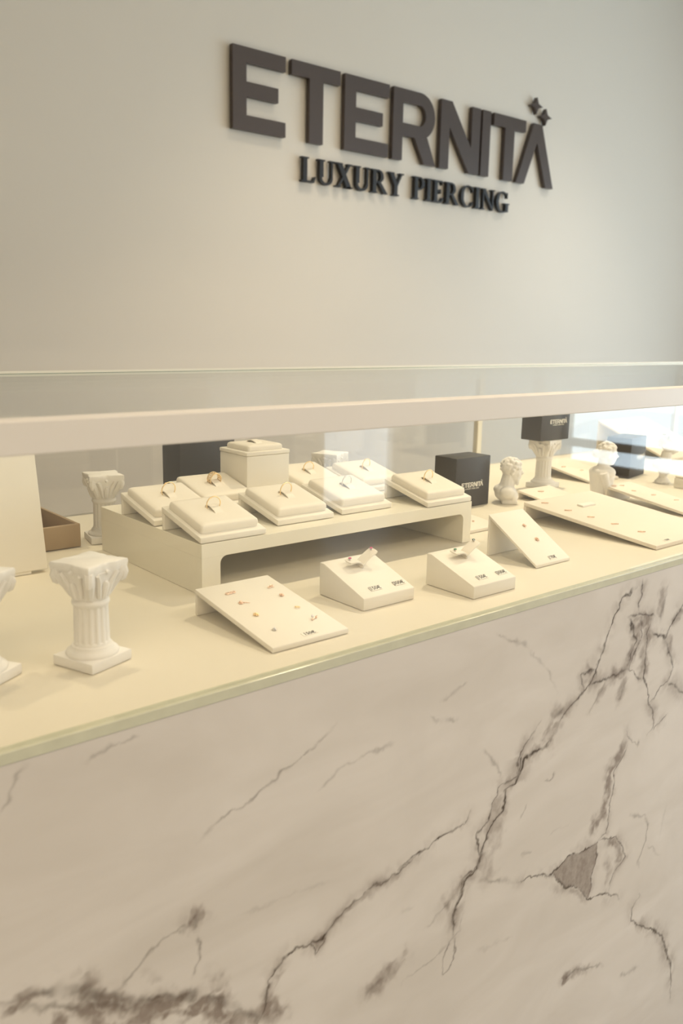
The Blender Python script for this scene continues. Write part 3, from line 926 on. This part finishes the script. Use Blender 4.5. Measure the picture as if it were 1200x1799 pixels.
# tall cube stand
tc_ = thing('ring_stand', 'tall cream cube stand with a flat cushion on top, at the back of the riser', 'ring stand', (.668, 1.0, ZB + RH + EPS * 2))
obj('cube_body', box(0, .073, 0, .070, 0, .064, .001), 'leather', tc_, smooth=True)
obj('cube_lid', box(-.0008, .0738, -.0008, .0708, .0643, .0700, .0014), 'leather', tc_, smooth=True)
cc = obj('cushion', cushion_mesh(.060, .057, .0085), 'cushion_leather', tc_, smooth=True, loc=(.0365, .035, .0702))
obj('tongue', tongue_mesh(), 'cushion_leather', cc, smooth=True, loc=(0, .004, .0082))
bm = bmesh.new(); box(-.0085, .0085, .0066, .0082, .0078, .0086, bm=bm); obj('slit', bm, 'tan_leather', cc)

# ------------------------------------------------------------------ black boxes
def black_box(x, y, z, rz, w, d, h, label, text=True, tx=.28, tz=.36, ts=.0062, tab=False, cat='box'):
    t = thing('gift_box', label, cat, (x, y, ZB + z + EPS), rz, 'black gift boxes in the showcase')
    lidh = h * .32
    obj('box_body', box(0, w, 0, d, 0, h, .0014), 'black_card', t, smooth=True)
    if tab: obj('pull_tab', box(w + .0002, w + .0030, d * .3, d * .7, h * .50, h * .60, .0006), 'black_card', t)
    if text: obj('printed_name', box_print(t, ts, 0), 'print_white', t, loc=(w * tx, -.0001, h * tz))
    return t
black_box(1.096, .998, 0, 0, .088, .052, .088, 'black box with white name standing on the showcase floor beside the riser', tab=True, tx=.17, tz=.40, ts=.0083)
black_box(1.366, 1.030, .0964, 0, .090, .048, .088, 'black box with white name set on top of a plaster column', tx=.30, tz=.37, ts=.0080)
black_box(1.652, 1.008, 0, math.radians(12), .092, .055, .086, 'black box with white name at the back right, behind the statuettes', tx=.42, tz=.46, ts=.0070)
black_box(.647, 1.150, 0, 0, .098, .055, .165, 'tall plain black box behind the ring stands at the left', text=False)

# ------------------------------------------------------------------ price labels
def text_mesh(s, size):
    cu = bpy.data.curves.new('txt', 'FONT')
    cu.body = s; cu.size = size; cu.extrude = 0.00006; cu.align_x = 'CENTER'; cu.align_y = 'CENTER'; cu.offset = size * .012; cu.resolution_u = 3
    o = bpy.data.objects.new('txt', cu); C.objects.link(o)
    dg = bpy.context.evaluated_depsgraph_get()
    me = bpy.data.meshes.new_from_object(o.evaluated_get(dg))
    bm = bmesh.new(); bm.from_mesh(me)
    bpy.data.objects.remove(o); bpy.data.meshes.remove(me); bpy.data.curves.remove(cu)
    return bm
TXT = {}
def price(parent, s, loc, tilt, w=.0165, h=.0072, size=.0074, frame=True):
    o = obj('price_label', box(-w / 2, w / 2, -h / 2, h / 2, 0, .0003), 'label_paper', parent, loc=loc, rot=(tilt, 0, 0))
    k = obj('price_figures', text_mesh(s, size), 'ink', o, loc=(0, 0, .0004))
    if frame:
        bm = bmesh.new()
        e = .00025
        box(-w / 2, -w / 2 + e * 1.6, -h / 2, h / 2, .0003, .0004, bm=bm)
        box(-w / 2, w / 2, h / 2 - e, h / 2, .0003, .0004, bm=bm)
        obj('label_border', bm, 'ink', o)
    return o

# ------------------------------------------------------------------ wedge blocks with forked holders
def prong_mesh():
    """leather strip forked like a V: a flat left leaf and a raised right leaf"""
    b = bmesh.new()
    def strip(path, w, t=.0016):
        rings = []
        n = len(path)
        for i, (x, z) in enumerate(path):
            u = i / (n - 1)
            ww = w * (math.sqrt(max(0.02, 1 - ((u - .72) / .28) ** 2)) if u > .72 else 1)
            rings.append([(x, -ww / 2, z), (x, ww / 2, z), (x, ww / 2, z + t), (x, -ww / 2, z + t)])
        loft(rings, b)
    strip([(.001, -.001), (-.0005, .003), (-.004, .0058), (-.009, .0070), (-.013, .0070), (-.016, .0068), (-.0185, .0066), (-.0195, .0066)], .0135)
    strip([(-.001, -.001), (.0015, .0025), (.006, .0065), (.011, .0105), (.015, .0130), (.0185, .0146), (.0205, .0152), (.0215, .0154)], .0135)
    return b
def stud(name, loc, gem, metal, label, tilt=0.0, s=1.0, grp='gem studs on the forked holders'):
    t = thing(name, label, 'earring', loc, 0, grp)
    t.rotation_euler = (tilt, 0, 0)
    bm = bmesh.new(); lathe([(.0012 * s, 0), (.0016 * s, .0006 * s), (.0014 * s, .0010 * s)], 12, bm)
    for i in range(4):
        a = math.pi / 4 + i * math.pi / 2
        tube(bm, [(.0012 * s * math.cos(a), .0012 * s * math.sin(a), .0004 * s), (.0019 * s * math.cos(a), .0019 * s * math.sin(a), .0022 * s)], .0003 * s, 5)
    obj('setting', bm, metal, t, smooth=True)
    bm = bmesh.new(); lathe([(.0005 * s, .0006 * s), (.0019 * s, .0018 * s), (.0019 * s, .0021 * s), (.0012 * s, .0027 * s)], 8, bm)
    obj('gem', bm, gem, t)
    return t
def wedge_block(x, y, w, d, hf, hb, label, gem1, gem2, gname, where):
    t = thing('wedge_stand', label, 'jewelry stand', (x, y, ZB + EPS), 0, 'cream wedge stands with forked holders')
    obj('wedge_body', prism_x([(0, 0), (d, 0), (d, hb), (d * .90, hb), (0, hf)], 0, w, .0012), 'leather', t, smooth=True)
    tl = math.atan2(hb - hf, d * .90)
    zz = lambda v: hf + v / (d * .90) * (hb - hf)
    py = d * .70
    obj('forked_holder', prong_mesh(), 'cushion_leather', t, smooth=True, loc=(w * .52, py, zz(py) + .0004), rot=(tl * .5, 0, 0))
    price(t, '150€', (w * .355, d * .155, zz(d * .155) + .0004), tl)
    price(t, '300€', (w * .82, d * .155, zz(d * .155) + .0004), tl)
    b = (x + w * .52, y + py, ZB + EPS + zz(py) + .0006)
    stud('stud_earring', (b[0] - .0145, b[1], b[2] + .0088), gem1, 'silver', '%s gem stud on the flat left leaf of the %s' % (gname[0], where))
    stud('stud_earring', (b[0] + .0178, b[1], b[2] + .0162), gem2, 'silver', '%s gem stud on the raised right leaf of the %s' % (gname[1], where))
wedge_block(.601, .673, .077, .078, .0140, .0385, 'cream wedge stand with pink gem studs, beside the flat earring panel', 'pink_gem', 'pink_gem', ('pink', 'pink'), 'wedge near the flat earring panel')
wedge_block(.731, .630, .075, .077, .0150, .0390, 'cream wedge stand with green gem studs, next to the steep folded stand', 'green_gem', 'dark_gem', ('light green', 'dark green'), 'wedge by the steep stand')

# ------------------------------------------------------------------ folded stands and boards carrying earrings
def folded(name, x, y, w, d, h, t, label, matn='leather', cat='jewelry stand', grp=None, leg=True):
    o = thing(name, label, cat, (x, y, ZB + EPS), 0, grp)
    obj('plate', fold_plate(w, d, h, t, min(.001, t * .2)), matn, o, smooth=True)
    if leg: obj('back_leg', fold_leg(w, d, h, t, .0005), matn, o, smooth=True)
    return o, (y, d, h, t)
def on_plate(f, X, Y, dz=.0003):
    y, d, h, t = f
    return (X, Y, ZB + EPS + t + (Y - y) / d * (h - t) + dz), math.atan2(h - t, d)

def earring(kind, f, X, Y, label, metal='gold', rz=0.0, s=1.0, grp='small earrings pinned to the stands'):
    loc, tl = on_plate(f, X, Y)
    gem = None
    bm = bmesh.new()
    if kind == 'trio':
        for i in (-1, 0, 1): torus(bm, .0019 * s, .0005 * s, 16, 6, Matrix.Translation((i * .0043 * s, 0, .0006 * s)))
        tube(bm, [(-.0065 * s, 0, .0004 * s), (.0065 * s, 0, .0004 * s)], .00045 * s, 6)
    elif kind == 'bow':
        for i in (-1, 1): torus(bm, .0020 * s, .0005 * s, 14, 6, Matrix.Translation((i * .0024 * s, i * .0006 * s, .0007 * s)) @ Matrix.Diagonal((1.2, .75, 1, 1)))
        tube(bm, [(0, 0, .001 * s), (.0026 * s, -.0034 * s, .0006 * s)], .0005 * s, 6); ball(bm, (0, 0, .001 * s), .0011 * s, 1)
    elif kind == 'cluster':
        for i in range(6):
            a = i * math.pi / 3
            ball(bm, (.0021 * s * math.cos(a), .0021 * s * math.sin(a), .0010 * s), .0012 * s, 1)
        ball(bm, (0, 0, .0017 * s), .0014 * s, 1)
    elif kind == 'tail':
        ball(bm, (-.0020 * s, 0, .0014 * s), .0018 * s, 2); torus(bm, .0022 * s, .0005 * s, 14, 6, Matrix.Translation((-.002 * s, 0, .0007 * s)))
        tube(bm, [(0, 0, .0006 * s), (.0035 * s, -.0008 * s, .0006 * s), (.0072 * s, -.0030 * s, .0005 * s)], [.0006 * s, .0005 * s, .0003 * s], 6)
    elif kind == 'hoop':
        torus(bm, .0024 * s, .00055 * s, 22, 7, Matrix.Translation((0, 0, .0008 * s)))
        ball(bm, (.0024 * s, 0, .001 * s), .0008 * s, 1)
    elif kind == 'bar':                       # barbell of small set stones
        tube(bm, [(-.0060 * s, 0, .0010 * s), (.0060 * s, 0, .0010 * s)], .0007 * s, 7)
        for i in range(-2, 3): ball(bm, (i * .0026 * s, 0, .0015 * s), (.0013 - .0001 * abs(i)) * s, 1)
    elif kind == 'solitaire':
        ball(bm, (.0026 * s, 0, .001 * s), .0011 * s, 1)
        tube(bm, [(-.004 * s, -.001 * s, .0007 * s), (0, 0, .0009 * s), (.005 * s, .0012 * s, .0007 * s)], .0006 * s, 6)
    elif kind == 'flower':
        for i in range(5):
            a = i * 2 * math.pi / 5
            ball(bm, (.0016 * s * math.cos(a), .0016 * s * math.sin(a), .0009 * s), .0012 * s, 1, (1, 1, .6))
    if kind in ('solitaire', 'flower'):
        t = thing('earring', label, 'earring', loc, 0, grp)
        t.rotation_euler = (tl, 0, rz)
        obj('setting', bm, metal, t, smooth='full')
        b2 = bmesh.new(); bmesh.ops.create_icosphere(b2, subdivisions=1, radius=.0013 * s)
        obj('gem', b2, 'crystal', t, loc=(-.0008 * s if kind == 'solitaire' else 0, .0016 * s if kind == 'solitaire' else 0, .0020 * s))
        return t
    o = obj('earring', bm, metal, None, smooth='full')
    o.location = loc; o.rotation_euler = (tl, 0, rz)
    return tag(o, label, 'earring', grp)

# flat earring panel at the front
st, f1 = folded('earring_stand', .449, .630, .094, .142, .0285, .0055, 'flat cream earring panel tilted at the front, in front of the riser corner')
for kd, X, Y, lb, mt, rz, s in (
    ('trio', .4779, .7474, 'rose gold bar of three small hoops at the top left of the flat earring panel', 'rose_gold', .1, 1.0),
    ('bow', .5265, .7432, 'tiny rose gold bow earring at the top right of the flat earring panel', 'rose_gold', .3, .95),
    ('cluster', .5249, .7202, 'rose gold cluster earring below the bow on the flat earring panel', 'rose_gold', .2, .9),
    ('tail', .4764, .7223, 'gold ball earring with a thin tail on the flat earring panel', 'rose_gold', -.15, 1.0),
    ('cluster', .4732, .6930, 'yellow gold cluster earring at the left middle of the flat earring panel', 'gold', 0, 1.05),
    ('hoop', .5230, .6895, 'tiny plain gold hoop at the right middle of the flat earring panel', 'gold', 2.2, 1.0),
    ('solitaire', .5231, .6612, 'sparkling clear stone earring near the lower right of the flat earring panel', 'rose_gold', .2, 1.25),
    ('flower', .4717, .6589, 'small silver flower stud at the lower left of the flat earring panel', 'silver', 0, 1.0)):
    earring(kd, f1, X, Y, lb, mt, rz, s)
p, tl = on_plate(f1, .4995, .6385, .0002)
price(st, '150€', (p[0] - .449, p[1] - .630, p[2] - ZB - EPS), tl, .018, .006, .0066, False)
# steep folded stand
st, f2 = folded('earring_stand', .899, .671, .073, .085, .0575, .0042, 'steep folded cream earring stand with two earrings, right of the wedge stands')
earring('cluster', f2, .9432, .7291, 'upper rose gold cluster earring on the steep folded stand', 'rose_gold', .4, .95)
earring('cluster', f2, .9424, .7057, 'lower rose gold cluster earring on the steep folded stand', 'rose_gold', 0, 1.1)
p, tl = on_plate(f2, .9400, .6765, .0002)
price(st, '170€', (p[0] - .899, p[1] - .671, p[2] - ZB - EPS), tl, .0155, .0062, .0068, True)
# long boards on the right
BG = 'long tilted boards on the right of the showcase'
st, f3 = folded('display_board', 1.122, .631, .185, .24, .031, .006, 'large low tilted board with a row of five bar earrings, front right', 'board_wood', grp=BG)
for i, (X, Y) in enumerate(((1.1492, .8496), (1.150, .8041), (1.1541, .7641), (1.1584, .7238), (1.1629, .6804))):
    earring('bar', f3, X, Y, '%s bar earring, counted from the back, on the large front right board' % ('first', 'second', 'third', 'fourth', 'fifth')[i], 'rose_gold', -.75, .95)
p, tl = on_plate(f3, 1.166, .640, .0002)
price(st, '150€', (p[0] - 1.122, p[1] - .631, p[2] - ZB - EPS), tl, .018, .006, .0064, False)
o = obj('label_strip', box(-.018, .018, -.006, .006, 0, .0030, .0005), 'label_paper', st)
p, tl = on_plate(f3, 1.2113, .8125, 0); o.location = (p[0] - 1.122, p[1] - .631, p[2] - ZB - EPS); o.rotation_euler = (tl, 0, 0)
st, f4 = folded('display_board', 1.376, .712, .080, .174, .031, .005, 'tilted board raised on a back leg at the right edge, behind the large front board', 'board_wood', grp=BG)
for i, (X, Y) in enumerate(((1.388, .876), (1.408, .872), (1.400, .842), (1.416, .812), (1.432, .776))):
    earring('bar', f4, X, Y, '%s small bar earring, counted from the back left, on the raised right edge board' % ('first', 'second', 'third', 'fourth', 'fifth')[i], 'rose_gold', -.6, .75)
st, f5 = folded('display_board', 1.969, 1.100, .215, .205, .082, .006, 'big steep pale board at the far right back of the showcase', 'board_wood', grp=BG)
for i, (X, Y) in enumerate(((2.02, 1.25), (2.03, 1.21), (2.10, 1.24))):
    earring('flower', f5, X, Y, '%s tiny earring from the left on the steep far right board' % ('first', 'second', 'third')[i], 'rose_gold', 0, 1.3)
st, f6 = folded('display_board', 1.527, 1.020, .105, .135, .030, .005, 'small tilted board behind the column that carries a black box', 'board_wood', grp=BG)
earring('bar', f6, 1.552, 1.105, 'left bar earring on the small board behind the box column', 'rose_gold', -.5, .8)
earring('bar', f6, 1.575, 1.075, 'right bar earring on the small board behind the box column', 'rose_gold', -.5, .7)
st, f7 = folded('display_board', 1.268, .925, .095, .075, .016, .004, 'little low board between the man bust and the box column', 'board_wood', grp=BG)
earring('bar', f7, 1.306, .976, 'back bar earring on the little low board beside the man bust', 'rose_gold', -.6, .95)
earring('bar', f7, 1.294, .938, 'front bar earring on the little low board beside the man bust', 'rose_gold', -.3, .7)
st, f8 = folded('display_board', .960, .857, .090, .120, .016, .005, 'low flat board half hidden between riser and steep folded stand', 'board_wood', grp=BG)
earring('cluster', f8, 1.020, .888, 'tiny earring on the half hidden low board beside the riser', 'rose_gold', 0, .7)
sb = thing('ring_box', 'small cream block at the right edge of the showcase beside the third bust', 'box', (1.634, .845, ZB + EPS))
obj('block_body', box(0, .06, 0, .05, 0, .020, .0012), 'leather', sb, smooth=True)
obj('block_lid', box(.001, .059, .001, .049, .0202, .0245, .0015), 'cushion_leather', sb, smooth=True)

# ------------------------------------------------------------------ left panel and tray
pn = thing('leaning_display', 'tall white display panel leaning back at the left edge of the picture', 'panel', (.12, 1.024, ZB + EPS))
a_ = math.atan2(.026, .149)
bm = prism_x([(0, .004), (.010, .0023), (.010 + .187 * math.tan(a_), .190), (.187 * math.tan(a_), .1915)], 0, .269, .001)
obj('panel_board', bm, 'leather', pn, smooth=True)
bm = prism_x([(.030, .14), (.035, .14), (.075, 0), (.069, 0)], .10, .17, .0006)
obj('easel_strut', bm, 'leather', pn)
bm = prism_x([(0.002, 0), (.012, 0), (.0125, .0042), (.002, .0042)], .02, .249)
obj('foot_strip', bm, 'leather', pn)
ty = thing('open_tray', 'tan leather open tray behind the white panel at the left', 'tray', (.20, 1.118, ZB + EPS))
TW, TD, TH = .273, .145, .033
obj('tray_floor', box(.004, TW - .004, .004, TD - .004, 0, .004), 'tan_leather', ty)
for a in ((0, TW, 0, .005), (0, TW, TD - .005, TD)): obj('tray_side', box(a[0], a[1], a[2], a[3], .0002, TH, .0016, 3), 'tan_leather', ty, smooth=True)
for a in ((0, .005), (TW - .005, TW)): obj('tray_side', box(a[0], a[1], .0052, TD - .0052, .0002, TH - .0003, .0012, 2), 'tan_leather', ty, smooth=True)

# ------------------------------------------------------------------ plaster busts (each one continuous surface)
def sculpt(name, blobs, label, loc, rz, voxel=.0011, smooth_it=4, hair=None, cat='bust'):
    bm = bmesh.new()
    for b in blobs:
        if b[0] == 's':
            _, c, r, rot = b
            R_ = Matrix.Rotation(rot[0], 4, 'X') @ Matrix.Rotation(rot[1], 4, 'Y') @ Matrix.Rotation(rot[2], 4, 'Z') if rot else None
            ball(bm, c, 1.0, 3, r, R_)
        elif b[0] == 't': tube(bm, b[1], b[2], 12)
        elif b[0] == 'b': box(*b[1], bm=bm)
    me = bpy.data.meshes.new('tmp'); bm.to_mesh(me); bm.free()
    o = bpy.data.objects.new('tmp', me); C.objects.link(o)
    md = o.modifiers.new('r', 'REMESH'); md.mode = 'VOXEL'; md.voxel_size = voxel
    ms = o.modifiers.new('s', 'SMOOTH'); ms.factor = .5; ms.iterations = smooth_it
    dg = bpy.context.evaluated_depsgraph_get()
    m2 = bpy.data.meshes.new_from_object(o.evaluated_get(dg))
    bpy.data.objects.remove(o); bpy.data.meshes.remove(me)
    m2.name = name
    m2.materials.clear(); m2.materials.append(MAT['plaster'])
    m2.polygons.foreach_set('use_smooth', [True] * len(m2.polygons))
    ob = bpy.data.objects.new(name, m2); C.objects.link(ob)
    ob.location = loc; ob.rotation_euler = (0, 0, rz)
    return tag(ob, label, cat, 'white plaster statuettes in the showcase')
def head(c, s, tilt=0.0, curls=0, beard=False, seed=0, bun=False, hair_up=0.0):
    """head facing +x; c = centre, s = half height"""
    rnd = random.Random(seed)
    B = []
    Rm = Matrix.Rotation(tilt, 3, 'Y')
    def P(x, y, z): return tuple(Vector(c) + Rm @ Vector((x * s, y * s, z * s)))
    B.append(('s', P(-.10, 0, .22), (s * .80, s * .66, s * .74), None))
    B.append(('s', P(.16, 0, -.20), (s * .56, s * .52, s * .74), None))
    B.append(('s', P(.40, 0, -.66), (s * .24, s * .28, s * .22), None))             # chin
    B.append(('t', [P(.56, 0, .22), P(.72, 0, -.02), P(.86, 0, -.16)], [s * .09, s * .13, s * .15]))  # nose
    B.append(('s', P(.58, 0, .28), (s * .16, s * .42, s * .10), None))              # brow
    B.append(('s', P(.64, 0, -.38), (s * .12, s * .22, s * .07), None))             # upper lip
    B.append(('s', P(.61, 0, -.50), (s * .12, s * .19, s * .07), None))             # lower lip
    for q in (-1, 1):
        B.append(('s', P(.54, .24 * q, .10), (s * .10, s * .12, s * .08), None))    # eyes
        B.append(('s', P(.44, .36 * q, -.20), (s * .18, s * .16, s * .18), None))   # cheeks
        B.append(('s', P(-.10, .60 * q, -.05), (s * .14, s * .10, s * .24), None))  # ears
    for i in range(curls):
        a = rnd.uniform(0, 2 * math.pi); e = rnd.uniform(-.15, 1.35)
        x = -.14 + .80 * math.cos(e) * math.cos(a); y = .70 * math.cos(e) * math.sin(a); z = .26 + (.76 + hair_up) * math.sin(e)
        if x > .36 and z < .58: continue
        B.append(('s', P(x, y, z), (s * .15,) * 3, None))
    if beard:
        for i in range(26):
            B.append(('s', P(rnd.uniform(.05, .52), rnd.uniform(-.34, .34), rnd.uniform(-1.0, -.58)), (s * .13,) * 3, None))
    if bun:
        B.append(('s', P(-.98, 0, .0), (s * .40, s * .40, s * .38), None))
        B.append(('t', [P(.30, 0, .85), P(-.3, 0, .98), P(-.8, 0, .45)], [s * .20, s * .24, s * .2]))
    return B
# man's bust
b1 = head((.004, 0, .0575), .0228, .05, 80, True, 3)
b1 += [('t', [(-.008, 0, .016), (-.004, 0, .032), (-.002, 0, .050)], [.018, .0135, .0115]),
       ('s', (-.006, 0, .018), (.020, .024, .016), None), ('s', (-.006, .022, .022), (.014, .013, .012), None), ('s', (-.006, -.022, .022), (.014, .013, .012), None), ('s', (-.017, 0, .024), (.011, .017, .009), None),
       ('s', (.006, 0, .012), (.011, .020, .012), None), ('b', (-.014, .014, -.018, .018, 0, .006)),
       ('t', [(-.012, .022, .028), (.008, .012, .018), (.012, -.008, .008)], [.004, .004, .003]), ('t', [(-.014, -.022, .029), (.006, -.014, .022), (.013, -.004, .012)], [.004, .004, .003])]
sculpt('plaster_bust', b1, 'white plaster bust of a bearded man between two black boxes', (1.224, .985, ZB + EPS), math.radians(-42))
# tall torso statuette
b2 = head((.008, 0, .0845), .0215, .08, 60, False, 8, True)
b2 += [('t', [(0, 0, .055), (.001, 0, .078)], [.0115, .0095]), ('s', (0, 0, .052), (.024, .028, .013), None),
       ('t', [(0, 0, .002), (0, 0, .012), (0, 0, .03), (0, 0, .052)], [.0185, .0190, .0215, .0245]), ('b', (-.016, .016, -.016, .016, 0, .004)),
       ('s', (.010, .010, .042), (.010, .010, .010), None), ('s', (.010, -.010, .042), (.010, .010, .010), None),
       ('t', [(-.004, .026, .054), (.004, .024, .030), (.012, .010, .020)], [.0075, .0065, .005]), ('t', [(-.004, -.026, .054), (.004, -.024, .030), (.010, -.014, .012)], [.0075, .0065, .005]),
       ('t', [(-.016, .016, .056), (.010, .0, .030), (.014, -.014, .010)], [.004, .004, .004])]
sculpt('plaster_bust', b2, 'tall white plaster torso statuette with a hair bun, left of the third black box', (1.392, .905, ZB + EPS), math.radians(-42))
# bust on a waisted socle
b3 = head((.010, 0, .079), .0225, -.35, 55, False, 21, False, .25)
b3 += [('t', [(0, 0, .040), (.004, 0, .066)], [.0125, .0100]), ('s', (-.002, 0, .038), (.022, .026, .014), None), ('s', (.004, 0, .028), (.012, .018, .010), None),
       ('t', [(0, 0, .0), (0, 0, .004), (0, 0, .012), (0, 0, .020), (0, 0, .030)], [.0165, .0160, .0085, .0085, .0145])]
sculpt('plaster_bust', b3, 'white plaster bust on a waisted socle at the right edge of the picture', (1.666, .938, ZB + EPS), math.radians(-35))
